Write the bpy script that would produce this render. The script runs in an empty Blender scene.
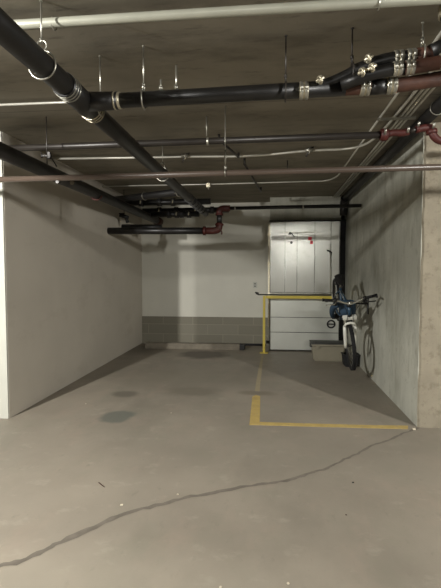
import bpy, bmesh, math, random
from mathutils import Vector, Matrix
random.seed(7)
R = math.radians
scn = bpy.context.scene
COL = scn.collection

# ------------------------------------------------------------------ camera
cd = bpy.data.cameras.new('camera'); cam = bpy.data.objects.new('camera', cd); COL.objects.link(cam)
cam.location = (0, 0, 1.5); cam.rotation_euler = (R(87.0), 0, R(6.29))
cd.sensor_fit = 'HORIZONTAL'; cd.sensor_width = 36; cd.lens = 36 * 440 / 441; cd.clip_start = 0.02
scn.camera = cam

# ------------------------------------------------------------------ world, lamps, exposure
w = bpy.data.worlds.new('world'); scn.world = w; w.use_nodes = True
w.node_tree.nodes['Background'].inputs[0].default_value = (1.0, .93, .78, 1)
w.node_tree.nodes['Background'].inputs[1].default_value = 0.05
def area(name, loc, sx, sy, power, rot=(0, 0, 0), col=(1, .98, .93)):
    l = bpy.data.lights.new(name, 'AREA'); l.shape = 'RECTANGLE'; l.size = sx; l.size_y = sy
    l.energy = power; l.color = col
    o = bpy.data.objects.new(name, l); COL.objects.link(o); o.location = loc; o.rotation_euler = rot
    return o
# lamps of the driving aisle, then added fill lights, hung a little below the slab
area('aisle_or_fill_lamp', (-3.22, 0.55, 2.76), .08, .40, 240, (R(70), 0, R(-18)))
area('aisle_or_fill_lamp', (3.75, 0.75, 2.76), .08, .40, 155, (R(70), 0, R(28)))
area('aisle_or_fill_lamp', (1.15, -4.4, 2.7), .9, .15, 36, (R(60), 0, 0))
area('aisle_or_fill_lamp', (-4.0, -4.5, 2.7), 1.2, .15, 18)  # fill light added behind the camera at left
area('aisle_or_fill_lamp', (4.5, -4.5, 2.7), 1.2, .15, 18)  # its twin fill at right, also added
vs = scn.view_settings
vs.view_transform = 'Standard'; vs.look = 'None'; vs.exposure = 0.62; vs.gamma = 1; vs.use_curve_mapping = False

# ------------------------------------------------------------------ materials
def lin(c):
    return tuple(((v / 255) / 12.92 if v / 255 <= .04045 else ((v / 255 + .055) / 1.055) ** 2.4) for v in c) + (1,)
def mat(name, rgb, rough=.6, metal=0.0, var=.12, scale=8, bump=.0, bscale=60, stretch=(1, 1, 1), spec=.5, extra=None):
    m = bpy.data.materials.new(name); m.use_nodes = True
    nt = m.node_tree; N = nt.nodes; L = nt.links; b = N['Principled BSDF']
    tc = N.new('ShaderNodeTexCoord'); mp = N.new('ShaderNodeMapping'); mp.inputs['Scale'].default_value = stretch
    L.new(tc.outputs['Object'], mp.inputs['Vector'])
    n = N.new('ShaderNodeTexNoise'); n.inputs['Scale'].default_value = scale; n.inputs['Detail'].default_value = 6
    L.new(mp.outputs[0], n.inputs['Vector'])
    r = N.new('ShaderNodeValToRGB'); c = lin(rgb)
    r.color_ramp.elements[0].position = .3; r.color_ramp.elements[1].position = .7
    r.color_ramp.elements[0].color = tuple(v * (1 - var) for v in c[:3]) + (1,)
    r.color_ramp.elements[1].color = tuple(min(1, v * (1 + var)) for v in c[:3]) + (1,)
    L.new(n.outputs['Fac'], r.inputs[0]); out = r.outputs[0]
    if extra: out = extra(nt, mp, out)
    L.new(out, b.inputs['Base Color'])
    b.inputs['Roughness'].default_value = rough; b.inputs['Metallic'].default_value = metal
    b.inputs['Specular IOR Level'].default_value = spec
    if bump:
        n2 = N.new('ShaderNodeTexNoise'); n2.inputs['Scale'].default_value = bscale; n2.inputs['Detail'].default_value = 5
        L.new(mp.outputs[0], n2.inputs['Vector'])
        bp = N.new('ShaderNodeBump'); bp.inputs['Strength'].default_value = bump; bp.inputs['Distance'].default_value = .02
        L.new(n2.outputs['Fac'], bp.inputs['Height']); L.new(bp.outputs[0], b.inputs['Normal'])
    return m
def mixin(nt, fac, a, colr):
    mx = nt.nodes.new('ShaderNodeMix'); mx.data_type = 'RGBA'
    nt.links.new(fac, mx.inputs['Factor']); nt.links.new(a, mx.inputs[6]); mx.inputs[7].default_value = colr
    return mx.outputs[2]
def blotch(scale, lo, hi, colr, stretch=(1, 1, 1), amount=.6):
    def f(nt, mp, out):
        N = nt.nodes; L = nt.links
        m2 = N.new('ShaderNodeMapping'); m2.inputs['Scale'].default_value = stretch
        L.new(mp.outputs[0], m2.inputs['Vector'])
        n = N.new('ShaderNodeTexNoise'); n.inputs['Scale'].default_value = scale; n.inputs['Detail'].default_value = 8
        n.inputs['Roughness'].default_value = .65
        L.new(m2.outputs[0], n.inputs['Vector'])
        mr = N.new('ShaderNodeMapRange'); mr.inputs[1].default_value = lo; mr.inputs[2].default_value = hi
        mr.inputs[4].default_value = amount
        L.new(n.outputs['Fac'], mr.inputs[0])
        return mixin(nt, mr.outputs[0], out, lin(colr))
    return f
def chain(*fs):
    def f(nt, mp, out):
        for g in fs: out = g(nt, mp, out)
        return out
    return f
def boards(axis, period, width, colr, amount):
    """thin dark joint lines every `period` metres along an axis (formwork seams, cast in the slab)"""
    def f(nt, mp, out):
        N = nt.nodes; L = nt.links
        s = N.new('ShaderNodeSeparateXYZ'); L.new(mp.outputs[0], s.inputs[0])
        a = N.new('ShaderNodeMath'); a.operation = 'PINGPONG'; a.inputs[1].default_value = period / 2
        L.new(s.outputs[axis], a.inputs[0])
        c = N.new('ShaderNodeMath'); c.operation = 'LESS_THAN'; c.inputs[1].default_value = width
        L.new(a.outputs[0], c.inputs[0])
        d = N.new('ShaderNodeMath'); d.operation = 'MULTIPLY'; d.inputs[1].default_value = amount
        L.new(c.outputs[0], d.inputs[0])
        return mixin(nt, d.outputs[0], out, lin(colr))
    return f

def spots(lst):
    """soft-edged spots in the slab colour, stains and painted corner shade: (x, y, rx, ry, colour, strength)"""
    def f(nt, mp, out):
        N = nt.nodes; L = nt.links
        nz = N.new('ShaderNodeTexNoise'); nz.inputs['Scale'].default_value = 4; nz.inputs['Detail'].default_value = 4
        L.new(mp.outputs[0], nz.inputs['Vector'])
        for x, y, rx, ry, c, k, edge in lst:
            m = N.new('ShaderNodeMapping'); m.vector_type = 'TEXTURE'
            m.inputs['Location'].default_value = (x, y, 0); m.inputs['Scale'].default_value = (rx, ry, 1)
            L.new(mp.outputs[0], m.inputs['Vector'])
            ln = N.new('ShaderNodeVectorMath'); ln.operation = 'LENGTH'; L.new(m.outputs[0], ln.inputs[0])
            ad = N.new('ShaderNodeMath'); ad.operation = 'MULTIPLY_ADD'; ad.inputs[1].default_value = .9; L.new(nz.outputs['Fac'], ad.inputs[0]); L.new(ln.outputs['Value'], ad.inputs[2])
            mr = N.new('ShaderNodeMapRange'); mr.inputs[1].default_value = 1.45 + edge; mr.inputs[2].default_value = 1.45 - edge
            mr.inputs[3].default_value = 0; mr.inputs[4].default_value = k
            L.new(ad.outputs[0], mr.inputs[0]); out = mixin(nt, mr.outputs[0], out, lin(c))
        return out
    return f
M = {}
M['floor'] = mat('floor_concrete', (140, 132, 119), .55, var=.13, scale=1.3, bump=.05, bscale=90,
                 extra=chain(blotch(.9, .50, .70, (112, 107, 96), (1, .6, 1), .6), blotch(2.3, .50, .72, (126, 124, 109), (1, .7, 1), .5), blotch(3.1, .52, .72, (152, 138, 124), (1, .5, 1), .6), blotch(6, .58, .75, (176, 168, 152), (.7, 1, 1), .4), blotch(14, .60, .72, (108, 104, 94), (1, .5, 1), .35),
                             blotch(38, .62, .72, (104, 98, 88), (1, 1, 1), .25),
                             spots([(-1.56, 4.33, .18, .18, (92, 97, 90), .75, .16), (-1.74, 5.14, .16, .13, (82, 77, 68), .6, .3), (-1.16, 7.75, .42, .36, (66, 60, 52), .75, .25),
                                    (-.92, 5.35, .32, .2, (104, 98, 86), .6, .3), (-1.1, 6.1, .9, .6, (122, 116, 102), .6, .6), (-.13, 5.35, .22, .10, (110, 100, 84), .6, .3), (-2.4, 8.2, .5, .5, (70, 62, 52), .6, .5), (.5, 3.6, 1.2, .35, (130, 124, 112), .35, .6), (-1.0, 1.9, 1.4, .3, (172, 164, 148), .35, .5)])))  # includes back left corner shade, painted as a dark spot
M['ceiling'] = mat('ceiling_concrete', (134, 128, 114), .9, var=.10, scale=2.2, bump=.06, bscale=14,
                   extra=chain(blotch(2.6, .50, .70, (84, 78, 68), (.5, 1.6, 1), .6), blotch(11, .58, .70, (80, 74, 64), (.4, 1.6, 1), .5), boards(1, 1.22, .006, (80, 73, 60), .6)))
M['wall_paint'] = mat('old_white_paint', (188, 181, 168), .75, var=.05, scale=1.5, bump=.05, bscale=40,
                      extra=blotch(1.2, .55, .8, (150, 140, 124), (1, 1, 2), .4))
M['end_paint'] = mat('plain_white_paint', (186, 186, 176), .7, var=.04, scale=3)  # a touch more neutral than the side wall paint
M['back_paint'] = mat('back_wall_paint', (204, 202, 190), .7, var=.04, scale=2)
M['rough'] = mat('cast_concrete', (182, 182, 170), .85, var=.10, scale=3, bump=.25, bscale=14, stretch=(1, 1, .6),
                 extra=chain(blotch(6, .55, .72, (134, 133, 121), (3, 3, .4), .4), blotch(1.3, .45, .68, (138, 137, 122), (1, 1, 1), .8), blotch(5, .55, .70, (128, 126, 112), (1, 1, .8), .5), blotch(30, .60, .68, (112, 108, 94), (1, 1, 1), .4)))
M['column'] = mat('column_concrete', (142, 134, 117), .9, var=.12, scale=4, bump=.7, bscale=11,
                  extra=chain(blotch(9, .52, .64, (112, 103, 86), (1, 1, 1), .6), blotch(40, .62, .68, (100, 90, 74), (1, 1, 1), .5)))
M['kerb'] = mat('kerb_concrete', (120, 113, 100), .9, var=.15, scale=9, bump=.3, bscale=50)
M['black_pipe'] = mat('black_cast_iron', (23, 22, 21), .40, var=.25, scale=9, bump=.06, bscale=40)
M['grey_pipe'] = mat('grey_drain_pipe', (42, 41, 41), .5, var=.2, scale=6)
M['brown_iron'] = mat('rust_brown_cast_iron', (72, 44, 32), .6, var=.3, scale=14, bump=.15)
M['red_iron'] = mat('red_oxide_fitting', (70, 25, 19), .55, var=.25, scale=20, bump=.1)
M['brown_pipe'] = mat('brown_painted_pipe', (86, 74, 65), .35, var=.15, scale=5, stretch=(.4, 1, 1))
M['dark_pipe'] = mat('dark_steel_pipe', (46, 42, 38), .4, var=.25, scale=7, metal=.2)
M['pale_conduit'] = mat('pale_conduit', (166, 166, 152), .4, var=.08, scale=8, metal=.25)
M['steel'] = mat('galvanised_steel', (178, 176, 165), .33, var=.15, scale=20, metal=.85)
M['conduit'] = mat('silver_conduit', (205, 203, 192), .35, var=.08, scale=12, metal=.35)
M['clamp'] = mat('steel_band', (200, 192, 168), .3, var=.2, scale=60, metal=.7, bump=.3, bscale=70)
M['sheet'] = mat('sheet_metal', (208, 208, 200), .24, var=.08, scale=2.5, metal=.55, bump=.12, bscale=3.5, stretch=(1, 1, .5),
                 extra=blotch(3, .55, .75, (170, 170, 160), (1, 1, 2), .5))
M['sheet_low'] = mat('dull_sheet_metal', (206, 208, 200), .38, var=.08, scale=2.5, metal=.6, bump=.08, bscale=4)
M['black'] = mat('matt_black', (20, 20, 20), .6, var=.2, scale=20)
M['rubber'] = mat('black_rubber', (22, 22, 23), .8, var=.25, scale=40)
M['yellow'] = mat('yellow_paint_steel', (196, 176, 72), .5, var=.1, scale=12)
M['line'] = mat('worn_yellow_paint', (180, 156, 92), .75, var=.12, scale=10, extra=blotch(26, .54, .66, (158, 142, 112), (1, 1, 1), .75))
M['faded'] = mat('faded_yellow_paint', (160, 148, 120), .75, var=.05, scale=10)
M['red'] = mat('red_sticker', (178, 30, 44), .5, var=.1)
M['tan'] = mat('tan_plastic', (138, 132, 114), .55, var=.06, scale=6)
M['lid'] = mat('dark_grey_plastic', (58, 58, 54), .5, var=.1)
M['blue'] = mat('blue_enamel', (42, 70, 92), .35, var=.15, scale=12)
M['blue_cloth'] = mat('blue_nylon', (44, 66, 86), .8, var=.25, scale=14, bump=.4, bscale=25)
M['white'] = mat('white_enamel', (225, 225, 215), .3, var=.03)
M['chrome'] = mat('polished_alloy', (215, 214, 205), .2, var=.05, metal=.9)
M['stain'] = mat('dark_wet_stain', (112, 104, 92), .35, var=.15, scale=10)
M['patch'] = mat('grey_green_patch', (92, 98, 92), .5, var=.15, scale=8)
M['oil'] = mat('oil_stain', (84, 78, 68), .4, var=.2, scale=6)
M['crack'] = mat('dark_crack_seal', (112, 105, 95), .6, var=.2, scale=14)
M['litter'] = mat('pale_paper', (210, 200, 178), .8)

# cinder block band material: brick texture in wall coordinates
def block_mat():
    m = bpy.data.materials.new('grey_blockwork'); m.use_nodes = True
    nt = m.node_tree; N = nt.nodes; L = nt.links; b = N['Principled BSDF']
    tc = N.new('ShaderNodeTexCoord'); sp = N.new('ShaderNodeSeparateXYZ'); cb = N.new('ShaderNodeCombineXYZ')
    L.new(tc.outputs['Object'], sp.inputs[0]); L.new(sp.outputs[0], cb.inputs[0]); L.new(sp.outputs[2], cb.inputs[1])
    br = N.new('ShaderNodeTexBrick'); L.new(cb.outputs[0], br.inputs['Vector'])
    br.inputs['Scale'].default_value = 1; br.inputs['Brick Width'].default_value = .62; br.inputs['Row Height'].default_value = .203
    br.inputs['Mortar Size'].default_value = .006; br.inputs['Mortar Smooth'].default_value = .3
    br.inputs['Color1'].default_value = lin((124, 120, 106)); br.inputs['Color2'].default_value = lin((131, 127, 113))
    br.inputs['Mortar'].default_value = lin((150, 146, 130))
    L.new(br.outputs['Color'], b.inputs['Base Color']); b.inputs['Roughness'].default_value = .8
    bp = N.new('ShaderNodeBump'); bp.inputs['Strength'].default_value = .4; bp.invert = True; bp.inputs['Distance'].default_value = .01
    L.new(br.outputs['Fac'], bp.inputs['Height']); L.new(bp.outputs[0], b.inputs['Normal'])
    return m
M['block'] = block_mat()

# ------------------------------------------------------------------ mesh helpers
def frames(pts):
    P = [Vector(p) for p in pts]; T = []
    for i in range(len(P)):
        a = P[max(0, i - 1)]; b = P[min(len(P) - 1, i + 1)]; T.append((b - a).normalized())
    up = Vector((0, 0, 1)) if abs(T[0].z) < .9 else Vector((1, 0, 0))
    n = T[0].cross(up).normalized(); out = []
    for i, t in enumerate(T):
        n = (n - t * n.dot(t)).normalized(); out.append((P[i], n, t.cross(n)))
    return out
def smooth(pts, rad, seg=5):
    """round the corners of a polyline"""
    P = [Vector(p) for p in pts]; o = [P[0]]
    for i in range(1, len(P) - 1):
        a, b, c = P[i - 1], P[i], P[i + 1]
        d1 = min(rad, (a - b).length * .48); d2 = min(rad, (c - b).length * .48)
        s = b + (a - b).normalized() * d1; e = b + (c - b).normalized() * d2
        for k in range(seg + 1):
            t = k / seg; o.append(s * (1 - t) ** 2 + b * 2 * t * (1 - t) + e * t * t)
    o.append(P[-1]); return o
def tube(bm, pts, r, n=14, cap=True, closed=False):
    F = frames(pts); rr = r if isinstance(r, (list, tuple)) else [r] * len(F); rings = []
    for (p, u, v), q in zip(F, rr):
        rings.append([bm.verts.new(p + (u * math.cos(2 * math.pi * k / n) + v * math.sin(2 * math.pi * k / n)) * q) for k in range(n)])
    for a, b in zip(rings, rings[1:]):
        for k in range(n): bm.faces.new((a[k], a[(k + 1) % n], b[(k + 1) % n], b[k])).smooth = True
    if closed:
        a, b = rings[-1], rings[0]
        for k in range(n): bm.faces.new((a[k], a[(k + 1) % n], b[(k + 1) % n], b[k])).smooth = True
    elif cap:
        bm.faces.new(rings[0][::-1]); bm.faces.new(rings[-1])
def ring(bm, c, axis, rad, r, n=32, m=8, a0=0, a1=360):
    c = Vector(c); ax = Vector(axis).normalized()
    u = ax.cross(Vector((0, 0, 1)) if abs(ax.z) < .9 else Vector((1, 0, 0))).normalized(); v = ax.cross(u)
    full = abs(a1 - a0) >= 360; k = n if full else n + 1
    R_ = []
    for i in range(k):
        t = R(a0 + (a1 - a0) * i / n); d = u * math.cos(t) + v * math.sin(t)
        R_.append([bm.verts.new(c + d * (rad + r * math.cos(2 * math.pi * j / m)) + ax * r * math.sin(2 * math.pi * j / m)) for j in range(m)])
    pr = list(zip(R_, R_[1:])) + ([(R_[-1], R_[0])] if full else [])
    for a, b in pr:
        for j in range(m): bm.faces.new((a[j], a[(j + 1) % m], b[(j + 1) % m], b[j])).smooth = True
def box(bm, x0, x1, y0, y1, z0, z1, bev=0, mtx=None):
    vs_ = [bm.verts.new((x, y, z)) for x in (x0, x1) for y in (y0, y1) for z in (z0, z1)]
    fs = [(0, 1, 3, 2), (4, 6, 7, 5), (0, 4, 5, 1), (2, 3, 7, 6), (0, 2, 6, 4), (1, 5, 7, 3)]
    ff = [bm.faces.new([vs_[i] for i in f]) for f in fs]
    if mtx is not None:
        for v in vs_: v.co = mtx @ v.co
    if bev:
        es = list({e for f in ff for e in f.edges})
        bmesh.ops.bevel(bm, geom=es, offset=bev, segments=2, affect='EDGES', profile=.7)
def poly(bm, pts, z0, z1):
    """flat prism from an outline in XY"""
    a = [bm.verts.new((x, y, z0)) for x, y in pts]; b = [bm.verts.new((x, y, z1)) for x, y in pts]
    n = len(pts); bm.faces.new(b); bm.faces.new(a[::-1])
    for i in range(n): bm.faces.new((a[i], a[(i + 1) % n], b[(i + 1) % n], b[i]))
def obj(name, bm, m, parent=None):
    bmesh.ops.recalc_face_normals(bm, faces=bm.faces[:])
    me = bpy.data.meshes.new(name); bm.to_mesh(me); bm.free(); me.materials.append(M[m])
    o = bpy.data.objects.new(name, me); COL.objects.link(o)
    if parent: o.parent = parent
    return o
def part(name, m, parent, fn):
    bm = bmesh.new(); fn(bm); return obj(name, bm, m, parent)
def tag(o, label, cat, group=None):
    o['label'] = label; o['category'] = cat
    if group: o['group'] = group
    return o
def thing(name, label, cat, loc=(0, 0, 0), rot=(0, 0, 0), group=None):
    o = bpy.data.objects.new(name, None); COL.objects.link(o); o.location = loc; o.rotation_euler = rot
    o.empty_display_size = .1
    return tag(o, label, cat, group)
def struct(name, m, fn):
    o = part(name, m, None, fn); o['kind'] = 'structure'; return o

# ------------------------------------------------------------------ the setting
H = 2.87
fl = struct('floor', 'floor', lambda b: box(b, -9, 9, -7, 9.2, -.2, 0))
fl['label'] = 'worn grey concrete floor'
struct('ceiling', 'ceiling', lambda b: box(b, -9, 9, -7, 9.2, H, H + .25))
wl = struct('wall_left', 'wall_paint', lambda b: box(b, -2.92, -2.62, 4.155, 8.9, 0, H))
part('end_face', 'end_paint', wl, lambda b: box(b, -2.935, -2.624, 4.135, 4.155, 0, H, .004))
def _wr(b):
    box(b, 1.424, 2.6, 4.352, 8.95, 0, H, .0)
wr = struct('wall_right', 'rough', _wr)
# column end with a chipped, irregular arris
def _ce(b):
    n = 26; pr = []
    for i in range(n + 1):
        z = H * i / n; pr.append((1.424 + .004 * random.random(), 4.335 + .004 * random.random(), z, .012 + .010 * random.random()))
    rows = []
    for x, y, z, c in pr:
        rows.append([b.verts.new(v) for v in ((1.4245, 4.36, z), (1.4245, y + c, z), (x + c, y, z), (2.0, 4.34 + .004 * random.random(), z), (2.6, 4.34, z), (2.6, 4.36, z))])
    for a, c in zip(rows, rows[1:]):
        for k in range(6): b.faces.new((a[k], a[(k + 1) % 6], c[(k + 1) % 6], c[k]))
    b.faces.new(rows[0]); b.faces.new(rows[-1][::-1])
part('end_face', 'column', wr, _ce)
struct('wall_back', 'back_paint', lambda b: (box(b, -2.92, 2.6, 8.9, 9.2, 0, H)))
struct('wall_back_lower', 'block', lambda b: box(b, -2.62, 0.0, 8.875, 8.9, 0, .56))
struct('wall_back_bulkhead', 'rough', lambda b: box(b, .012, 1.30, 8.34, 8.9, 0, H))
struct('gap_shade_1', 'black', lambda b: box(b, 1.30, 1.424, 8.5, 8.53, 0, 2.45))  # black sheet stands in for the dark of the gap beside the door
struct('wall_rear', 'wall_paint', lambda b: box(b, -9, 9, -7.2, -7, 0, H))
struct('wall_far_left', 'wall_paint', lambda b: box(b, -9.2, -9, -7, 9.2, 0, H))
struct('wall_far_right', 'wall_paint', lambda b: box(b, 9, 9.2, -7, 9.2, 0, H))
struct('wall_bay_left', 'wall_paint', lambda b: box(b, -9, -2.92, 8.9, 9.2, 0, H))
struct('wall_bay_right', 'wall_paint', lambda b: box(b, 2.6, 9, 8.9, 9.2, 0, H))

# floor marks, worn into or painted on the slab
def _crack(b):
    P = smooth([(-3.4, 1.15, 0), (-1.9, 1.72, 0), (-1.348, 2.021, 0), (-1.235, 2.104, 0), (-1.089, 2.322, 0), (-.853, 2.589, 0), (-.574, 2.777, 0), (-.259, 2.946, 0), (.158, 3.123, 0),
                (.473, 3.369, 0), (.865, 3.798, 0), (1.323, 4.227, 0), (1.43, 4.33, 0)], .12, 6)
    rnd = random.Random(4); L1 = []; L2 = []
    dense = []
    for p, q in zip(P, P[1:]):
        k = max(1, int((q - p).length / .04))
        for i in range(k): dense.append(p.lerp(q, i / k))
    dense.append(P[-1])
    for i, p in enumerate(dense):
        t = (dense[min(i + 1, len(dense) - 1)] - dense[max(i - 1, 0)]).normalized(); n = Vector((-t.y, t.x, 0))
        wd = (.012 + .012 * rnd.random()) * (1.1 if p.x < -.9 else (.85 if p.x < .3 else .65))
        off = .005 * math.sin(i * .6) + .007 * rnd.uniform(-1, 1)
        L1.append(b.verts.new(p + n * (wd + off) + Vector((0, 0, .0012)))); L2.append(b.verts.new(p - n * (wd - off) + Vector((0, 0, .0012))))
    for i in range(len(L1) - 1): b.faces.new((L1[i], L1[i + 1], L2[i + 1], L2[i]))
ck = part('crack', 'crack', fl, _crack); ck['label'] = 'dark patched crack running across the floor'

pl = thing('parking_line', 'worn yellow L-shaped parking line painted on the bay floor', 'floor marking', (-.13, 4.27, 0))
def rel(p, o): return tuple(a - b for a, b in zip(p, o))
O = (-.13, 4.27, 0)
def sh(pts): return [(x - O[0], y - O[1]) for x, y in pts]
part('long_stripe', 'line', pl, lambda b: poly(b, sh([(-.182, 4.222), (-.084, 4.228), (-.088, 4.70), (-.097, 5.22), (-.15, 5.27), (-.19, 5.19), (-.186, 4.7)]), 0, .002))
part('cross_stripe', 'line', pl, lambda b: poly(b, sh([(-.084, 4.228), (.5, 4.245), (1.0, 4.262), (1.32, 4.275), (1.35, 4.37), (1.0, 4.345), (.4, 4.325), (-.085, 4.315)]), 0, .002))
fd = part('faded_stripe', 'faded', pl, lambda b: poly(b, sh([(-.17, 5.45), (-.11, 5.45), (-.10, 6.6), (-.09, 7.9), (-.12, 7.9), (-.15, 6.8)]), 0, .001)); fd['label'] = 'almost worn-away stretch of the yellow line'

tag(part('litter', 'litter', None, lambda b: box(b, 1.36, 1.385, 4.255, 4.275, 0, .014, .003)), 'tiny pale scrap of litter at the foot of the right wall corner', 'litter')
for X, Y, sz, lb, mm in ((-2.05, 4.70, .010, 'pale crumb of litter on the floor beside the left wall shadow', 'litter'), (-1.02, 4.49, .009, 'pale crumb on the floor right of the grey-green patch', 'litter'),
                         (-.93, 2.66, .012, 'pale flake on the floor just behind the left stretch of the crack', 'litter'), (-.60, 2.83, .008, 'white crumb lying along the crack at centre', 'litter'),
                         (-.22, 2.00, .008, 'tiny flake on the floor nearest the camera at centre', 'litter'), (.10, 2.06, .008, 'tiny white crumb at the bottom of the picture right of centre', 'litter'),
                         (.60, 3.13, .010, 'small dark pebble on the floor right of the crack', 'black'), (.48, 2.70, .006, 'small rusty crumb on the floor below the dark pebble', 'brown_iron')):
    def f(b, X=X, Y=Y, sz=sz):
        bmesh.ops.create_icosphere(b, subdivisions=1, radius=1)
        for v in b.verts: v.co = (X + v.co.x * sz * random.uniform(.7, 1.2), Y + v.co.y * sz * random.uniform(.7, 1.2), .003 + v.co.z * .003)
    tag(part('crumb', mm, None, f), lb, 'litter')
tag(part('twig', 'brown_iron', None, lambda b: tube(b, smooth([(-1.19, 2.93, .004), (-1.16, 2.90, .005), (-1.125, 2.87, .004)], .02), [.003] + [.0035] * 6 + [.002], 6)), 'short dark twig on the bare floor behind the crack at left', 'twig')

# wheel stop against the back wall, hose behind it
ws = thing('wheel_stop', 'long low concrete wheel stop lying before the blockwork', 'wheel stop', (-1.45, 8.35, 0))
def _ws(b):
    x0, x1 = -.93, .90
    prof = [(-.09, 0), (-.085, .06), (-.06, .105), (.06, .105), (.085, .06), (.09, 0)]
    A = [b.verts.new((x0, y, z)) for y, z in prof]; B = [b.verts.new((x1, y, z)) for y, z in prof]
    for i in range(6): b.faces.new((A[i], A[(i + 1) % 6], B[(i + 1) % 6], B[i]))
    b.faces.new(A[::-1]); b.faces.new(B)
part('kerb_block', 'kerb', ws, _ws)
part('end_shoe', 'black', ws, lambda b: box(b, .90, 1.0, -.07, .07, 0, .10, .012))
tag(part('hose', 'rubber', None, lambda b: tube(b, smooth([(-1.45, 8.78, .022), (-.9, 8.80, .022), (-.4, 8.79, .022), (-.06, 8.80, .022)], .2), .022, 10)),
    'black hose lying along the foot of the back blockwork', 'hose')

# small socket plate
ot = thing('wall_socket', 'small pale socket plate on the back wall left of the metal door', 'socket', (-.28, 8.9, 1.217))
part('plate', 'end_paint', ot, lambda b: box(b, -.04, .04, -.012, 0, -.06, .06, .004))
for z in (.012, -.036): part('outlet', 'lid', ot, lambda b: box(b, -.014, .014, -.0135, -.010, z, z + .024))

# ------------------------------------------------------------------ metal clad door
dr = bpy.data.objects.new('door_1', None); COL.objects.link(dr); dr.location = (.02, 8.30, 0); dr['kind'] = 'structure'
dr['label'] = 'tall sheet-metal clad door'
y0 = -.05
def seam(x): return lambda b: box(b, x - .007, x + .007, y0 - .010, y0 + .01, 1.10, 2.38)
part('door_leaf', 'dark_pipe', dr, lambda b: box(b, 0, 1.262, y0, .0, .02, 2.41, .004))
xs = [.006, .27, .49, .81, 1.10, 1.256]
for i, (a, c) in enumerate(zip(xs, xs[1:])):
    d = .018 if i in (1, 2) else .008
    tz = 2.405 if i not in (1, 2) else 2.20
    part('sheet_panel', 'sheet', dr, lambda b: box(b, a + .003, c - .003, y0 - d, y0 + .005, 1.10, tz, .004))
part('header_panel', 'sheet', dr, lambda b: box(b, .272, .808, y0 - .006, y0 + .005, 2.205, 2.405, .003))
part('header_lip', 'steel', dr, lambda b: box(b, .23, .84, y0 - .022, y0, 2.20, 2.215, .003))
for z0_, z1_ in ((.03, .352), (.362, .632), (.642, 1.0)):
    part('lower_panel', 'sheet_low', dr, lambda b: box(b, .006, 1.256, y0 - .008, y0 + .005, z0_, z1_, .003))
part('mid_rail', 'steel', dr, lambda b: box(b, .0, 1.262, y0 - .02, y0, 1.005, 1.095, .004))
part('edge_strip', 'clamp', dr, lambda b: (box(b, -.035, -.008, y0 - .03, y0 + .03, .45, 2.36, .004), box(b, -.05, -.0, y0 - .035, y0 - .01, 1.60, 1.66), box(b, -.05, 0, y0 - .035, y0 - .01, 2.15, 2.2)))
part('top_track', 'black', dr, lambda b: box(b, -.02, 1.28, y0 - .02, y0 + .03, 2.41, 2.43, .004))
part('vertical_bar', 'pale_conduit', dr, lambda b: (tube(b, [(1.10, y0 - .03, 1.10), (1.10, y0 - .03, 1.84)], .012, 8)))
part('bar_hook', 'black', dr, lambda b: tube(b, [(1.03, y0 - .03, 1.875), (1.07, y0 - .035, 1.86), (1.115, y0 - .03, 1.83)], .014, 8))
part('hook', 'black', dr, lambda b: (tube(b, smooth([(.33, y0 - .02, 2.175), (.38, y0 - .04, 2.20), (.41, y0 - .04, 2.16), (.44, y0 - .03, 2.12)], .03), .009, 8), ring(b, (.36, y0 - .03, 2.19), (0, 1, 0), .018, .006, 16, 6)))
part('bolt_head', 'black', dr, lambda b: tube(b, [(.385, y0 - .035, 2.02), (.385, y0, 2.02)], .024, 14))
part('sticker', 'red', dr, lambda b: (box(b, .69, .755, y0 - .0205, y0 - .017, 2.06, 2.12), box(b, .725, .775, y0 - .0205, y0 - .017, 1.99, 2.055)))
def _pull(b):
    ring(b, (1.12, y0 - .02, .523), (0, 1, 0), .066, .014, 30, 8); box(b, 1.06, 1.18, y0 - .03, y0 - .014, .512, .534)
part('ring_handle', 'black', dr, _pull)
part('hinge', 'steel', dr, lambda b: (box(b, -.06, -.005, y0 - .04, y0 + .01, .20, .27, .004), box(b, -.06, -.005, y0 - .04, y0 + .01, .09, .14, .004)))
part('hinge', 'black', dr, lambda b: box(b, -.07, -.008, y0 - .03, y0 + .02, .14, .20, .004))

# yellow guard rail
gr = thing('guard_rail', 'thin yellow steel guard rail standing before the metal door', 'railing', (-.085, 8.03, 0))
part('post', 'yellow', gr, lambda b: box(b, -.023, .023, -.023, .023, .008, 1.05, .006))
part('base_plate', 'yellow', gr, lambda b: box(b, -.075, .075, -.06, .06, 0, .012, .003))
part('rail', 'yellow', gr, lambda b: box(b, .028, 1.24, -.026, .026, 1.0, 1.052, .006))
part('end_bracket', 'steel', gr, lambda b: box(b, 1.20, 1.27, -.035, .035, .97, 1.06, .004))
br_ = thing('loose_bar', 'thin dark bar with a knobbed end lying on the yellow rail', 'bar', (-.085, 8.03, 1.056))
part('bar', 'dark_pipe', br_, lambda b: tube(b, [(-.12, 0, .014), (1.20, 0, .014)], .012, 10))
part('knob', 'black', br_, lambda b: (tube(b, [(-.15, 0, .045), (-.10, 0, .028)], .022, 12), tube(b, [(-.165, 0, .06), (-.145, 0, .04)], .012, 8)))

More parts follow.
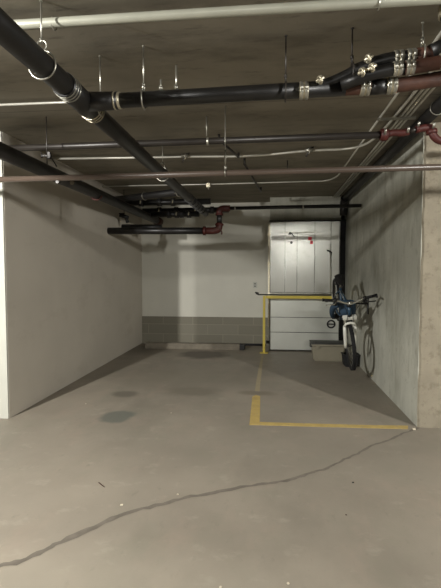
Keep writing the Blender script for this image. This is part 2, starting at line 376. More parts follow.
# ------------------------------------------------------------------ overhead pipework
def coup_x(parent, c, r, axis=(1, 0, 0), wdt=.055, n=24):
    """shielded no-hub coupling: steel sleeve with two worm bands and screw housings"""
    a = Vector(axis).normalized(); c = Vector(c)
    def f(b):
        tube(b, [c - a * wdt, c - a * wdt * .9, c + a * wdt * .9, c + a * wdt], [r * 1.03, r * 1.09, r * 1.09, r * 1.03], n)
    k = part('coupling', 'clamp', parent, f)
    side = a.cross(Vector((0, 0, 1))); side = (side if side.length > .1 else Vector((0, -1, 0))).normalized()
    if side.y > 0: side = -side
    def g(b):
        for s in (-.55, .55):
            p = c + a * wdt * s
            tube(b, [p - a * .009, p + a * .009], r * 1.15, n)
            q = p + side * r * 1.15 + Vector((0, 0, -.0))
            tube(b, [q - Vector((0, 0, .016)), q + Vector((0, 0, .016))], .010, 6)
    part('band', 'steel', k, g)
    return k
def hanger(loc, pr, axis, label, rod_top=H, name='pipe_hanger', m='steel'):
    """threaded rod with a clevis ring; loc is the pipe centre, pr the pipe radius"""
    t = thing(name, label, 'pipe hanger', loc, group=None)
    x = Vector(axis).normalized()
    part('rod', m, t, lambda b: (tube(b, [(0, 0, pr * 1.9), (0, 0, rod_top - loc[2])], .0042, 8), tube(b, [(0, 0, rod_top - loc[2] - .006), (0, 0, rod_top - loc[2])], .009, 8)))
    def f(b):
        ring(b, (0, 0, 0), axis, pr + .010, .005, 30, 6)
        ring(b, (0, 0, pr * 1.55), axis, pr * .42, .004, 18, 6)
        tube(b, [(0, 0, pr * 1.75), (0, 0, pr * 2.1)], .010, 6)
    part('clevis_ring', m, t, f)
    return t
def sx(p, o): return [tuple(a - b for a, b in zip(q, o)) for q in p]

# 1 big black diagonal drain running into the bay
o = (-1.157, 0.6, 2.55)
dp = thing('drain_pipe', 'thick black drain pipe slanting from the top left corner deep into the bay', 'pipe', o)
part('pipe', 'black_pipe', dp, lambda b: tube(b, sx([(-1.157, -1.5, 2.55), (-1.157, 8.0, 2.55)], o), .060, 24))
part('hub', 'black_pipe', dp, lambda b: (tube(b, sx([(-1.157, 2.42, 2.55), (-1.157, 2.88, 2.55)], o), .069, 24), tube(b, sx([(-1.157, 2.69, 2.55), (-.93, 2.69, 2.55)], o), [.06, .052], 20)))
for y in (2.47, 2.83):
    def f(b, y=y):
        for s in (-.028, .0, .028): tube(b, sx([(-1.157, y + s - .005, 2.55), (-1.157, y + s + .005, 2.55)], o), .0725, 24)
    part('band', 'clamp' if y > 2.6 else 'steel', dp, f)
for i in range(6):
    y = 6.3 + i * .24
    part('collar', 'grey_pipe', dp, lambda b: tube(b, sx([(-1.157, y, 2.55), (-1.157, y + .05, 2.55)], o), .068, 20))
hanger((-1.157, 2.19, 2.55), .062, (0, 1, 0), 'steel rod hanger with ring holding the thick black drain at upper left')
hanger((-1.157, 4.75, 2.55), .062, (0, 1, 0), 'steel ring hanger at the middle of the long black drain pipe', m='steel')

# 2 cross drain with couplings
o = (-.3, 2.66, 2.55)
cp = thing('drain_pipe', 'black cross pipe joining the thick drain to the cluster of couplings at right', 'pipe', o)
part('pipe', 'black_pipe', cp, lambda b: tube(b, sx([(-.93, 2.69, 2.55), (.43, 2.66, 2.555)], o), .044, 22))
part('end_cap', 'clamp', cp, lambda b: (tube(b, sx([(-.965, 2.69, 2.55), (-.915, 2.69, 2.55)], o), .050, 22), tube(b, sx([(-.955, 2.69, 2.55), (-.945, 2.69, 2.55)], o), .054, 22)))
coup_x(cp, rel((.195, 2.66, 2.55), o), .044, wdt=.026)
part('low_branch', 'brown_iron', cp, lambda b: tube(b, smooth(sx([(.40, 2.66, 2.552), (.68, 2.655, 2.552), (.80, 2.655, 2.56), (1.3, 2.64, 2.62)], o), .06), .040, 20))
part('low_branch_sleeve', 'black_pipe', cp, lambda b: tube(b, sx([(.57, 2.66, 2.552), (.66, 2.657, 2.552)], o), .043, 20))
coup_x(cp, rel((.54, 2.66, 2.552), o), .040, wdt=.028)
coup_x(cp, rel((.685, 2.655, 2.553), o), .040, wdt=.028)
up_pts = [(.26, 2.655, 2.56), (.36, 2.64, 2.585), (.50, 2.62, 2.64), (.62, 2.61, 2.672), (.72, 2.61, 2.685), (.80, 2.61, 2.69)]
part('upper_branch', 'black_pipe', cp, lambda b: tube(b, smooth(sx(up_pts, o), .05), [.030] * 8 + [.036] * 6 + [.038] * 12, 20))
part('upper_elbow', 'brown_iron', cp, lambda b: tube(b, smooth(sx([(.79, 2.61, 2.69), (.86, 2.61, 2.695), (.91, 2.60, 2.71)], o), .04), .040, 20))
part('upper_outlet', 'black_pipe', cp, lambda b: tube(b, smooth(sx([(.88, 2.605, 2.70), (.97, 2.59, 2.735), (1.3, 2.54, 2.80)], o), .05), .044, 20))
coup_x(cp, rel((.708, 2.61, 2.684), o), .037, (1, 0, .04), wdt=.024)
coup_x(cp, rel((.775, 2.61, 2.688), o), .037, (1, 0, .06), wdt=.024)
part('middle_branch', 'black_pipe', cp, lambda b: tube(b, smooth(sx([(.40, 2.62, 2.555), (.55, 2.58, 2.59), (.67, 2.575, 2.610), (.74, 2.575, 2.614)], o), .05), .034, 20))
part('middle_outlet', 'brown_iron', cp, lambda b: tube(b, smooth(sx([(.73, 2.575, 2.612), (.85, 2.575, 2.625), (.96, 2.575, 2.64), (1.3, 2.575, 2.67)], o), .06), .036, 20))
coup_x(cp, rel((.695, 2.575, 2.612), o), .034, (1, 0, .06), wdt=.024)
coup_x(cp, rel((.76, 2.575, 2.615), o), .034, (1, 0, .06), wdt=.024)
coup_x(cp, rel((.94, 2.575, 2.64), o), .036, (1, 0, .08), wdt=.026)
# torque screws that catch the light on the branch starts
def scr(c):
    c = Vector(c)
    def f(b):
        ring(b, c, (1, .3, .5), .019, .007, 16, 6); tube(b, [c + Vector((-.022, -.01, -.012)), c + Vector((.022, -.012, .010))], .009, 8)
        tube(b, [c + Vector((0, -.012, -.018)), c + Vector((.004, -.012, .02))], .008, 8)
    part('clamp_screw', 'clamp', cp, f)
scr(rel((.535, 2.56, 2.665), o)); scr(rel((.50, 2.55, 2.59), o)); scr(rel((.55, 2.54, 2.607), o)); scr(rel((.28, 2.60, 2.58), o))
hanger((-.77, 2.69, 2.55), .046, (1, 0, 0), 'steel rod hanger on the black cross pipe, left end')
hanger((-1.08, 2.78, 2.55), .045, (1, 0, 0), 'short rod hanger above the joint of cross pipe and thick drain')
hanger((.09, 2.665, 2.55), .046, (1, 0, 0), 'dark ring hanger on the black cross pipe left of its single coupling', m='dark_pipe')
hanger((.46, 2.625, 2.62), .046, (1, 0, 0), 'ring hanger around the upper black branch near the couplings', m='dark_pipe')
hanger((.835, 2.61, 2.695), .043, (1, 0, 0), 'rod hanger above the brown elbow right of the couplings')
for X, lb in ((-.66, 'short steel stud standing on the middle of the black cross pipe'), (-.565, 'taller steel stud standing on the black cross pipe')):
    tag(part('pipe_stud', 'steel', None, lambda b: (tube(b, [(X, 2.68, 2.595), (X, 2.68, 2.66 if X < -.6 else 2.74)], .006, 8), tube(b, [(X, 2.68, 2.60), (X, 2.68, 2.62)], .013, 6))), lb, 'stud')

# 3 black drop pipe at the top right corner
o = (.875, 2.45, 2.70)
vd = thing('drop_pipe', 'black vertical pipe stub with a shiny band at the top right', 'pipe', o)
part('pipe', 'black_pipe', vd, lambda b: tube(b, smooth(sx([(.885, 2.36, 2.87), (.885, 2.36, 2.74), (.98, 2.38, 2.66), (1.4, 2.5, 2.60)], o), .08), .050, 20))
part('coupling', 'clamp', vd, lambda b: tube(b, sx([(.885, 2.36, 2.76), (.885, 2.36, 2.81)], o), .055, 20))

# 4 pale conduit under the slab
o = (-.5, 2.3, 2.82)
pc = thing('conduit', 'pale thick conduit crossing the ceiling at the very top of the picture', 'conduit', o)
part('conduit_run', 'pale_conduit', pc, lambda b: tube(b, sx([(-4, 2.24, 2.795), (-1.05, 2.26, 2.795), (4, 2.28, 2.795)], o), .024, 14))
for X in (-1.13, .52):
    part('strap', 'steel', pc, lambda b: ring(b, rel((X, 2.27, 2.795), o), (1, 0, 0), .029, .004, 20, 6))
tag(part('conduit', 'conduit', None, lambda b: tube(b, [(-4, 3.37, 2.83), (-1.0, 3.40, 2.83), (.96, 3.42, 2.83)], .009, 10)), 'thin conduit partly hidden behind the black cross pipe', 'conduit')

# 5 sprinkler main (dark) with red fittings
o = (-.6, 4.0, 2.66)
sp = thing('sprinkler_pipe', 'long dark sprinkler pipe crossing the bay mouth, ending in red fittings', 'pipe', o)
part('pipe', 'dark_pipe', sp, lambda b: tube(b, sx([(-4.2, 4.0, 2.655), (1.0, 4.0, 2.675)], o), .030, 16))
part('collar', 'steel', sp, lambda b: tube(b, sx([(-.565, 4.0, 2.667), (-.545, 4.0, 2.667)], o), .034, 16))
part('coupling', 'red_iron', sp, lambda b: (tube(b, sx([(.95, 4.0, 2.675), (1.01, 4.0, 2.675)], o), .047, 16), tube(b, sx([(.965, 4.0, 2.675), (.995, 4.0, 2.675)], o), .053, 16)))
part('fitting', 'red_iron', sp, lambda b: tube(b, smooth(sx([(1.0, 4.0, 2.678), (1.05, 4.0, 2.69), (1.13, 3.99, 2.68), (1.18, 3.98, 2.69)], o), .03), [.030] * 14, 14))
part('nipple', 'dark_pipe', sp, lambda b: tube(b, sx([(1.17, 3.98, 2.69), (1.25, 3.97, 2.705)], o), .020, 12))
part('fitting', 'red_iron', sp, lambda b: tube(b, smooth(sx([(1.235, 3.97, 2.70), (1.29, 3.97, 2.712), (1.35, 3.97, 2.712), (1.365, 3.97, 2.70), (1.37, 3.97, 2.65), (1.42, 3.97, 2.60), (1.50, 3.97, 2.59)], o), .04), .031, 16))
part('coupling', 'red_iron', sp, lambda b: tube(b, sx([(1.362, 3.97, 2.695), (1.366, 3.97, 2.66)], o), .044, 16)); part('coupling', 'red_iron', sp, lambda b: tube(b, sx([(1.46, 3.97, 2.592), (1.50, 3.97, 2.59)], o), .045, 16))
part('pipe', 'dark_pipe', sp, lambda b: tube(b, sx([(1.50, 3.97, 2.59), (3.5, 3.97, 2.59)], o), .028, 14))
for c in ((.975, 3.95, 2.68), (1.165, 3.96, 2.69), (1.245, 3.95, 2.73), (1.36, 3.93, 2.71)):
    part('bolt', 'steel', sp, lambda b: tube(b, [Vector(rel(c, o)) - Vector((0, .0, .015)), Vector(rel(c, o)) + Vector((0, -.03, .02))], .011, 8))
tag(part('hanger_rod', 'steel', None, lambda b: (tube(b, [(-.56, 3.95, 2.70), (-.56, 3.95, H)], .005, 8))), 'thin steel rod dropping to the collar of the dark sprinkler pipe', 'rod')

# 6 brown pipe across, lowest of the cross pipes
tag(part('cross_pipe', 'brown_pipe', None, lambda b: tube(b, [(-4.5, 3.78, 2.315), (4.5, 3.66, 2.325)], .025, 16)), 'brown painted pipe crossing the whole picture in front of both wall ends', 'pipe')
t = thing('rod_hanger', 'long steel rod hanger reaching down to the brown cross pipe at centre', 'pipe hanger', (-.37, 3.72, 2.35))
part('rod', 'steel', t, lambda b: tube(b, [(0, 0, .0), (0, 0, H - 2.35)], .005, 8))
part('turnbuckle', 'steel', t, lambda b: (tube(b, [(0, 0, .06), (0, 0, .16)], .009, 8), tube(b, [(0, 0, .0), (0, 0, .03)], .013, 8)))
part('clevis_ring', 'steel', t, lambda b: ring(b, (0, 0, -.028), (1, 0, 0), .030, .004, 22, 6))
t = thing('rod_hanger', 'steel rod with a beam clamp holding pipes near the left wall end', 'pipe hanger', (-1.98, 3.80, 2.45))
part('rod', 'dark_pipe', t, lambda b: tube(b, [(0, 0, .0), (0, 0, H - 2.45)], .005, 8))
part('beam_clamp', 'dark_pipe', t, lambda b: (box(b, -.05, .04, -.012, .012, .07, .085, .003), box(b, .01, .035, -.015, .015, .05, .11, .003), tube(b, [(.03, 0, .08), (.09, 0, -.02)], .006, 6), tube(b, [(-.05, 0, .06), (-.05, 0, .11)], .007, 6)))
t = thing('rod_hanger', 'small pipe clip and bolt where the brown pipe meets the left grey pipe', 'pipe hanger', (-1.86, 3.75, 2.33))
part('clip', 'dark_pipe', t, lambda b: (tube(b, [(0, -.01, -.045), (0, .03, -.045)], .014, 12), tube(b, [(.02, 0, -.04), (-.10, 0, -.025)], .007, 6)))

# 7 left grey drain along the left wall
o = (-2.23, 5, 2.5)
lp = thing('drain_pipe', 'thick grey-black drain pipe running along the top of the left wall', 'pipe', o)
part('pipe', 'grey_pipe', lp, lambda b: tube(b, sx([(-2.23, -1.5, 2.5), (-2.23, 8.9, 2.5)], o), .068, 22))
part('ring_clamp', 'red_iron', lp, lambda b: ring(b, rel((-2.23, 5.55, 2.5), o), (0, 1, 0), .080, .010, 30, 8, 20, 250))
part('cleanout', 'kerb', lp, lambda b: tube(b, sx([(-2.165, 4.70, 2.47), (-2.15, 4.66, 2.465)], o), .022, 14))
part('elbow', 'brown_iron', lp, lambda b: tube(b, sx([(-2.23, 8.6, 2.5), (-2.23, 8.85, 2.5)], o), .082, 20))

# 8 low horizontal black pipe with red riser deep in the bay
o = (-1.8, 7.0, 2.14)
bp_ = thing('sprinkler_pipe', 'black pipe coming out of the left wall with a red elbow and riser', 'pipe', o)
part('pipe', 'black_pipe', bp_, lambda b: tube(b, sx([(-2.66, 7.0, 2.155), (-1.02, 7.0, 2.14)], o), .055, 20))
part('elbow', 'red_iron', bp_, lambda b: (tube(b, smooth(sx([(-1.05, 7.0, 2.14), (-.80, 7.0, 2.14), (-.79, 7.0, 2.26)], o), .09, 8), .056, 18), tube(b, sx([(-1.05, 7.0, 2.14), (-1.01, 7.0, 2.14)], o), .072, 18), tube(b, sx([(-.79, 7.0, 2.22), (-.79, 7.0, 2.25)], o), .068, 18)))
part('drain_loop', 'brown_iron', bp_, lambda b: ring(b, rel((-.82, 6.95, 2.10), o), (0, 1, 0), .075, .012, 24, 8, 190, 380))
part('riser', 'black_pipe', bp_, lambda b: tube(b, sx([(-.79, 7.0, 2.24), (-.79, 7.0, 2.42)], o), .042, 16))
part('top_elbow', 'red_iron', bp_, lambda b: (tube(b, smooth(sx([(-.79, 7.0, 2.38), (-.79, 7.0, 2.49), (-.62, 7.0, 2.49)], o), .07, 6), .05, 16), tube(b, sx([(-.79, 7.0, 2.38), (-.79, 7.0, 2.41)], o), .062, 16)))
part('branch', 'black_pipe', bp_, lambda b: tube(b, sx([(-.64, 7.0, 2.49), (1.40, 7.0, 2.50)], o), .028, 14))
for X in (-.55, .51): part('collar', 'steel', bp_, lambda b: tube(b, sx([(X, 7.0, 2.492), (X + .02, 7.0, 2.492)], o), .033, 14))
tag(part('pipe_stub', 'black_pipe', None, lambda b: tube(b, [(-2.62, 7.7, 2.28), (-1.9, 7.7, 2.27)], .055, 16)), 'short black pipe behind the red-elbowed pipe at the left wall', 'pipe')

# 9 dark transverse pipes and couplings where the thick drain ends
o = (-1.9, 6.6, 2.6)
dg = thing('branch_pipe', 'dark slanting branch pipe joining the end of the thick drain', 'pipe', o)
part('pipe', 'grey_pipe', dg, lambda b: tube(b, sx([(-2.60, 7.0, 2.65), (-1.20, 6.08, 2.60)], o), .050, 18))
for c, rr in (((-1.86, 6.51, 2.623), .006), ((-1.26, 6.12, 2.60), .011)): part('band', 'steel', dg, lambda b: ring(b, rel(c, o), (1, -.65, 0), .059, rr, 24, 6))
o = (-1.7, 7.75, 2.55)
for k, (Y, Z, x0, x1, lb) in enumerate(((7.55, 2.69, -2.62, -1.0, 'upper'), (7.85, 2.52, -2.12, -1.25, 'lower'), (8.25, 2.64, -2.4, -.75, 'rearmost'))):
    o = ((x0 + x1) / 2, Y, Z)
    q = thing('manifold_pipe', lb + ' of the dark cross pipes bunched under the slab at the drain end', 'pipe', o)
    part('pipe', 'black_pipe', q, lambda b: tube(b, sx([(x0, Y, Z), (x1, Y, Z)], o), .052, 16))
    rnd = random.Random(k + 2)
    for j in range(4):
        xx = x0 + .35 + j * (x1 - x0 - .5) / 3.4 + rnd.uniform(-.05, .05)
        part('collar', 'grey_pipe', q, lambda b: tube(b, sx([(xx - .035, Y, Z), (xx + .035, Y, Z)], o), .068, 16))
        if (j + k) % 2 == 0:
            part('bolt', 'clamp', q, lambda b: (tube(b, sx([(xx, Y - .07, Z - .03), (xx + .01, Y - .075, Z + .03)], o), .012, 8)))
o = (-1.2, 8.05, 2.45)
vb = thing('valve', 'small black valve hanging beside the left wall above the black pipe', 'valve', (-2.42, 7.3, 2.42))
part('body', 'black', vb, lambda b: (tube(b, [(-.10, 0, .03), (.04, 0, -.02)], .035, 12), tube(b, [(.0, 0, -.01), (.03, 0, -.10)], .028, 12)))
part('hanging_rod', 'black', vb, lambda b: tube(b, [(-.03, 0, .05), (-.03, 0, .45)], .006, 8))
part('lever', 'black', vb, lambda b: box(b, -.12, -.02, -.01, .01, .045, .06, .003))

# 10 silver conduits
tag(part('conduit', 'conduit', None, lambda b: tube(b, smooth([(-2.62, 5.05, 2.83), (-1.4, 5.10, 2.825), (-.80, 5.16, 2.835), (-.2, 5.17, 2.82), (.43, 5.03, 2.835), (.86, 4.99, 2.822), (1.02, 4.80, 2.822), (1.085, 4.45, 2.85), (1.09, 1.0, 2.85)], .35, 6), .012, 10)),
    'slightly wavy silver conduit crossing mid-bay then curving forward', 'conduit')
tag(part('conduit', 'conduit', None, lambda b: tube(b, smooth([(-2.62, 6.76, 2.83), (-.9, 6.78, 2.83), (.86, 6.72, 2.83), (.97, 6.55, 2.858), (.97, 1.0, 2.858)], .12, 6), .010, 10)),
    'thin silver conduit furthest back under the slab, turning forward at right', 'conduit')
for k, (X, pos) in enumerate(((1.125, 'leftmost'), (1.160, 'middle'), (1.195, 'rightmost'))):
    tag(part('conduit', 'conduit', None, lambda b: tube(b, smooth([(X, 1.0, 2.85), (X, 3.4, 2.85), (X + .02, 4.4, 2.85), (X + .04, 8.3, 2.85)], .5, 6), .012, 10)),
        pos + ' of the three parallel conduits running into the bay under the slab at right', 'conduit', 'parallel conduits at right')
for Y, lb in ((3.08, 'nearer'), (4.02, 'farther')): tag(part('conduit_strap', 'steel', None, lambda b: box(b, .93, 1.25, Y, Y + .025, 2.810, 2.828)), lb + ' of the two short straps under the parallel conduits at upper right', 'bracket')
for (X, Y, lb) in ((.43, 5.02, 'dark beam clamp on the wavy silver conduit at right of centre'), (-.98, 5.12, 'dark beam clamp on the wavy silver conduit beside the thick drain')):
    t = thing('beam_clamp', lb, 'clamp', (X, Y, 2.83))
    part('jaw', 'dark_pipe', t, lambda b: tube(b, [(.05, 0, .04), (-.0, -.01, -.01), (-.03, -.01, -.07)], .010, 8))
    part('screw', 'steel', t, lambda b: (tube(b, [(-.04, -.02, .0), (.04, -.02, .0)], .018, 8), tube(b, [(0, -.02, -.04), (.01, -.02, .03)], .008, 8)))
t = thing('conduit_box', 'tiny silver fitting on the rear thin conduit', 'fitting', (-.93, 6.76, 2.81))
part('body', 'clamp', t, lambda b: (box(b, -.03, .03, -.03, .02, -.03, .03, .005), tube(b, [(0, 0, -.06), (0, 0, .05)], .01, 8)))
for (a, c, lb) in (((-.50, 4.4, 2.80), (-.355, 5.10, 2.80), 'nearer dark slanting strut under the slab at centre'), ((-.30, 5.35, 2.78), (-.14, 7.2, 2.78), 'farther dark slanting strut under the slab at centre')):
    tag(part('strut', 'dark_pipe', None, lambda b: tube(b, [(a[0], a[1], 2.85), (a[0], a[1], a[2]), c, (c[0], c[1], 2.85)], .014, 8)), lb, 'strut')
t = thing('sprinkler', 'small sprinkler head hanging from the slab at centre right', 'sprinkler', (.22, 5.6, 2.72))
part('stem', 'dark_pipe', t, lambda b: tube(b, [(0, 0, .02), (0, 0, .15)], .006, 8))
part('head', 'steel', t, lambda b: (tube(b, [(0, 0, -.01), (0, 0, .025)], .013, 10), tube(b, [(0, 0, -.018), (0, 0, -.014)], .022, 12)))

# 11 black pipe along the right wall
o = (1.28, 5, 2.79)
rp = thing('drain_pipe', 'black pipe tucked between the slab and the right wall', 'pipe', o)
part('pipe', 'black_pipe', rp, lambda b: tube(b, sx([(1.325, 2.75, 2.80), (1.345, 8.3, 2.80)], o), .052, 20))
part('end_elbow', 'black_pipe', rp, lambda b: (tube(b, smooth(sx([(1.33, 8.1, 2.79), (1.33, 8.2, 2.75), (1.33, 8.22, 2.50)], o), .1), .066, 18)))
part('ring_clamp', 'steel', rp, lambda b: ring(b, rel((1.329, 3.75, 2.80), o), (0, 1, 0), .056, .004, 26, 6))

# ------------------------------------------------------------------ storage box and black tub
sb = thing('storage_box', 'tan plastic storage box with a dark lid on the floor before the door', 'box', (.985, 7.52, 0))
def _sb(b):
    A = [b.verts.new(v) for v in ((-.235, -.15, 0), (.235, -.15, 0), (.235, .15, 0), (-.235, .15, 0))]
    B = [b.verts.new(v) for v in ((-.265, -.175, .27), (.265, -.175, .27), (.265, .175, .27), (-.265, .175, .27))]
    b.faces.new(A[::-1]); b.faces.new(B)
    for i in range(4): b.faces.new((A[i], A[(i + 1) % 4], B[(i + 1) % 4], B[i]))
    bmesh.ops.bevel(b, geom=b.edges[:], offset=.018, segments=3, affect='EDGES')
part('tub', 'tan', sb, _sb)
part('rim', 'tan', sb, lambda b: box(b, -.28, .28, -.19, .19, .265, .29, .008))
part('lid', 'lid', sb, lambda b: (box(b, -.285, .285, -.195, .195, .290, .305, .006), box(b, -.22, .22, -.13, .13, .305, .312, .003)))
part('latch', 'lid', sb, lambda b: box(b, -.30, -.26, -.12, -.02, .23, .31, .006))
part('latch', 'tan', sb, lambda b: box(b, -.20, -.15, -.20, -.186, .22, .29, .004))
bt = thing('black_crate', 'small black plastic crate on the floor below the bicycle wheel', 'crate', (1.285, 7.06, 0))
def _bt(b):
    A = [b.verts.new(v) for v in ((-.105, -.09, 0), (.105, -.09, 0), (.105, .09, 0), (-.105, .09, 0))]
    B = [b.verts.new(v) for v in ((-.128, -.11, .20), (.122, -.11, .20), (.122, .11, .20), (-.128, .11, .20))]
    b.faces.new(A[::-1]); b.faces.new(B)
    for i in range(4): b.faces.new((A[i], A[(i + 1) % 4], B[(i + 1) % 4], B[i]))
    bmesh.ops.bevel(b, geom=b.edges[:], offset=.02, segments=3, affect='EDGES')
part('tub', 'rubber', bt, _bt)
part('rim', 'black', bt, lambda b: box(b, -.135, .128, -.118, .118, .185, .20, .006))

# ------------------------------------------------------------------ bicycle: hung nose down beside the right wall
# local frame: x across, y backwards from the front axle, z up; pitched 33 degrees about the front axle
bk = thing('bicycle', 'blue and silver mountain bike with white fork hung nose-down beside the right wall', 'bicycle', (1.085, 6.0, .50), (R(33), R(-5.5), R(-.5)))
WR = .325
def wheel(parent, y, z, sc=1):
    wname = thing
    t = part('tyre', 'rubber', parent, lambda b: ring(b, (0, y, z), (1, 0, 0), WR - .026, .026, 56, 12))
    def knobs(b):
        for k in range(56):
            a = 2 * math.pi * k / 56; c, s = math.cos(a), math.sin(a)
            for xx in (-.014, .014):
                off = (math.pi / 56) * (xx > 0); c2, s2 = math.cos(a + off), math.sin(a + off)
                mt = Matrix.Translation((xx, y + c2 * (WR - .003), z + s2 * (WR - .003))) @ Matrix.Rotation(a + off, 4, 'X')
                box(b, -.008, .008, -.006, .006, -.008, .008, 0, mt)
    part('tread', 'rubber', t, knobs)
    part('rim', 'dark_pipe', parent, lambda b: ring(b, (0, y, z), (1, 0, 0), WR - .057, .011, 56, 8))
    def spokes(b):
        for k in range(28):
            a = 2 * math.pi * k / 28; s = -1 if k % 2 else 1
            tube(b, [(s * .028, y + .018 * math.cos(a + .6 * s), z + .018 * math.sin(a + .6 * s)), (0, y + (WR - .06) * math.cos(a), z + (WR - .06) * math.sin(a))], .0016, 5)
    part('spokes', 'steel', parent, spokes)
    part('wheel_hub', 'dark_pipe', parent, lambda b: (tube(b, [(-.05, y, z), (.05, y, z)], .014, 12), tube(b, [(-.032, y, z), (-.026, y, z)], .026, 14), tube(b, [(.026, y, z), (.032, y, z)], .026, 14)))
wheel(bk, 0, 0); wheel(bk, 1.04, 0)
# fork: thick white lowers, crown, stanchions
part('fork', 'white', bk, lambda b: [tube(b, [(s * .062, -.012, -.02), (s * .062, 0, .03), (s * .066, .035, .20), (s * .066, .065, .30)], [.017, .021, .024, .022], 12) for s in (-1, 1)] +
     [tube(b, [(-.068, .055, .30), (-.05, .05, .345), (0, .05, .358), (.05, .05, .345), (.068, .055, .30)], .017, 10)])
for s in (-1, 1): part('fork_stanchion', 'chrome', bk, lambda b: tube(b, [(s * .062, .065, .30), (s * .060, .092, .41)], .015, 10))
part('fork_crown', 'white', bk, lambda b: box(b, -.088, .088, .065, .125, .39, .435, .012))
part('headset', 'black', bk, lambda b: tube(b, [(0, .098, .43), (0, .103, .45)], .028, 16))
part('headset', 'black', bk, lambda b: tube(b, [(0, .14, .56), (0, .146, .585)], .028, 16))
def _frame(b):
    hb, ht = (0, .104, .45), (0, .14, .56); bb = (0, .62, -.03); st_ = (0, .78, .40); ra = 1.04
    tube(b, [hb, ht], .025, 16)
    tube(b, [(0, .108, .46), bb], .024, 14); tube(b, [(0, .138, .55), (0, .77, .36)], .019, 14); tube(b, [bb, st_], .018, 14)
    tube(b, [(-.035, .62, -.03), (.035, .62, -.03)], .026, 14)
    for s in (-1, 1):
        tube(b, smooth([(0, .66, -.03), (s * .045, .74, -.02), (s * .062, ra, 0)], .05), .011, 8)
        tube(b, smooth([(0, .765, .36), (s * .04, .82, .30), (s * .062, ra, 0)], .05), .009, 8)
part('frame', 'blue', bk, _frame)
def _bag(b):
    bmesh.ops.create_icosphere(b, subdivisions=3, radius=1)
    for v in b.verts:
        x, y, z = v.co; k = (abs(x) ** 4 + abs(y) ** 4 + abs(z) ** 4) ** -.25
        x, y, z = x * k, y * k, z * k
        wob = 1 + .05 * math.sin(5 * x + 3 * z) + .04 * math.sin(7 * z + 2)
        v.co = (x * .105 * wob, .235 + y * .08, .455 + z * .105 * wob)
    for f in b.faces: f.smooth = True
part('handlebar_bag', 'blue_cloth', bk, _bag)
def _sleeve(b):
    tube(b, smooth([(-.10, .27, .52), (-.17, .34, .42), (-.18, .42, .26), (-.15, .50, .12)], .08), [.045 - .001 * i for i in range(14)], 12)
part('hanging_strap', 'blue_cloth', bk, _sleeve)
# cockpit
part('stem', 'chrome', bk, lambda b: (tube(b, [(0, .146, .585), (0, .15, .61)], .020, 12), tube(b, [(0, .15, .60), (0, .105, .635)], .018, 12), tube(b, [(-.03, .10, .64), (.03, .10, .64)], .024, 12)))
def bar(s): return smooth([(0, .10, .64), (s * .05, .10, .64), (s * .14, .112, .685), (s * .33, .14, .70)], .05)
part('handlebar', 'chrome', bk, lambda b: [tube(b, bar(s), .0135, 12) for s in (-1, 1)])
for s in (-1, 1):
    part('grip', 'rubber', bk, lambda b: (tube(b, [(s * .21, .122, .69), (s * .335, .141, .70)], .019, 12), tube(b, [(s * .325, .14, .70), (s * .34, .142, .70)], .022, 12)))
    part('bar_end', 'black', bk, lambda b: tube(b, smooth([(s * .30, .13, .70), (s * .31, .06, .74), (s * .30, -.01, .79)], .03), .013, 10))
    lv = part('brake_lever', 'chrome' if s < 0 else 'black', bk, lambda b: tube(b, smooth([(s * .17, .10, .685), (s * .20, .05, .68), (s * .31, .045, .685)], .02), .008, 8))
    part('shifter', 'black', bk, lambda b: (tube(b, [(s * .165, .118, .687), (s * .205, .120, .69)], .026, 12), box(b, s * .185 - .022, s * .185 + .022, .07, .12, .64, .675, .006)))
    part('brake_cable', 'black', bk, lambda b: tube(b, smooth([(s * .17, .08, .685), (s * .12, -.0, .72), (s * .05, .0, .60), (s * .03, .06, .45), (s * .05, .05, .36)], .09, 6), .0035, 6))
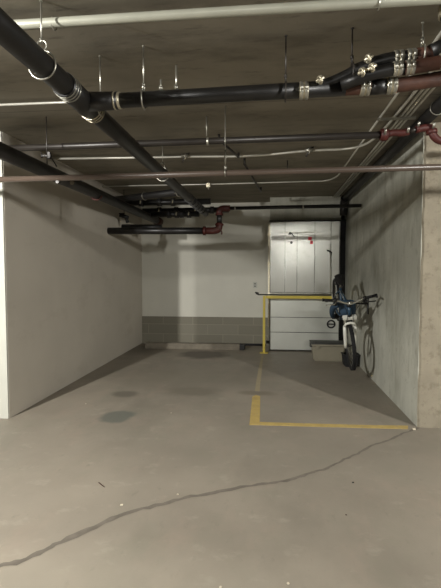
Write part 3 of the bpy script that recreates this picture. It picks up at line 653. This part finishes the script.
# saddle on a seatpost
part('seatpost', 'chrome', bk, lambda b: tube(b, [(0, .778, .39), (0, .80, .50)], .0135, 12))
def _sad(b):
    rows = []
    for i in range(13):
        t = i / 12; y = .60 + t * .28; wd = .018 + .062 * max(0, (t - .30) / .70) ** .8 if t > .3 else .018 + .006 * t
        if i == 12: wd *= .8
        zt = .545 + .012 * math.cos(t * 6) + .02 * t
        rows.append([b.verts.new((x * wd, y, zt - .020 * abs(x) ** 2 - (0.03 if z else 0))) for x, z in ((-1, 0), (-.5, 0), (0, 0), (.5, 0), (1, 0), (.9, 1), (0, 1), (-.9, 1))])
    for a, c in zip(rows, rows[1:]):
        for k in range(8): b.faces.new((a[k], a[(k + 1) % 8], c[(k + 1) % 8], c[k])).smooth = True
    b.faces.new(rows[0][::-1]); b.faces.new(rows[-1])
part('saddle', 'black', bk, _sad)
for s in (-1, 1): part('saddle_rail', 'steel', bk, lambda b: tube(b, [(s * .02, .66, .525), (s * .022, .74, .505), (s * .022, .83, .51), (s * .03, .86, .53)], .004, 6))
# drivetrain
part('chainring', 'dark_pipe', bk, lambda b: (ring(b, (.045, .62, -.03), (1, 0, 0), .080, .005, 36, 6), ring(b, (.052, .62, -.03), (1, 0, 0), .062, .004, 36, 6), [tube(b, [(.047, .62, -.03), (.047, .62 + .08 * math.cos(k * 1.2566), -.03 + .08 * math.sin(k * 1.2566))], .007, 6) for k in range(5)]))
part('cassette', 'dark_pipe', bk, lambda b: [tube(b, [(.030 + .004 * k, 1.04, 0), (.033 + .004 * k, 1.04, 0)], .048 - .005 * k, 20) for k in range(6)])
part('chain', 'dark_pipe', bk, lambda b: (tube(b, [(.046, .625, .05), (.042, 1.04, .035)], .0045, 6), tube(b, [(.046, .625, -.11), (.043, 1.03, -.09), (.042, 1.06, -.03)], .0045, 6)))
part('derailleur', 'black', bk, lambda b: (tube(b, [(.05, 1.05, -.02), (.055, 1.06, -.06), (.045, 1.03, -.10)], .012, 8)))
for s in (-1, 1):
    cr = part('crank', 'dark_pipe', bk, lambda b: tube(b, [(s * .055, .62, -.03), (s * .07, .62 + s * .10, -.03 + s * -.13)], [.014, .010], 8))
    part('pedal', 'black', cr, lambda b: box(b, min(s * .075, s * .165), max(s * .075, s * .165), .62 + s * .10 - .045, .62 + s * .10 + .045, -.03 - s * .13 - .012, -.03 - s * .13 + .012, .005))
# the bracket that carries it
bh = thing('bicycle_bracket', 'black wall bracket holding the bicycle against the right wall', 'bracket', (1.424, 6.52, 1.0))
part('wall_plate', 'black', bh, lambda b: box(b, -.012, 0, -.04, .04, -.12, .12, .004))
part('arm', 'black', bh, lambda b: (tube(b, smooth([(-.01, 0, .03), (-.30, .0, .03), (-.36, .0, .03), (-.37, 0, .07)], .03), .012, 10)))
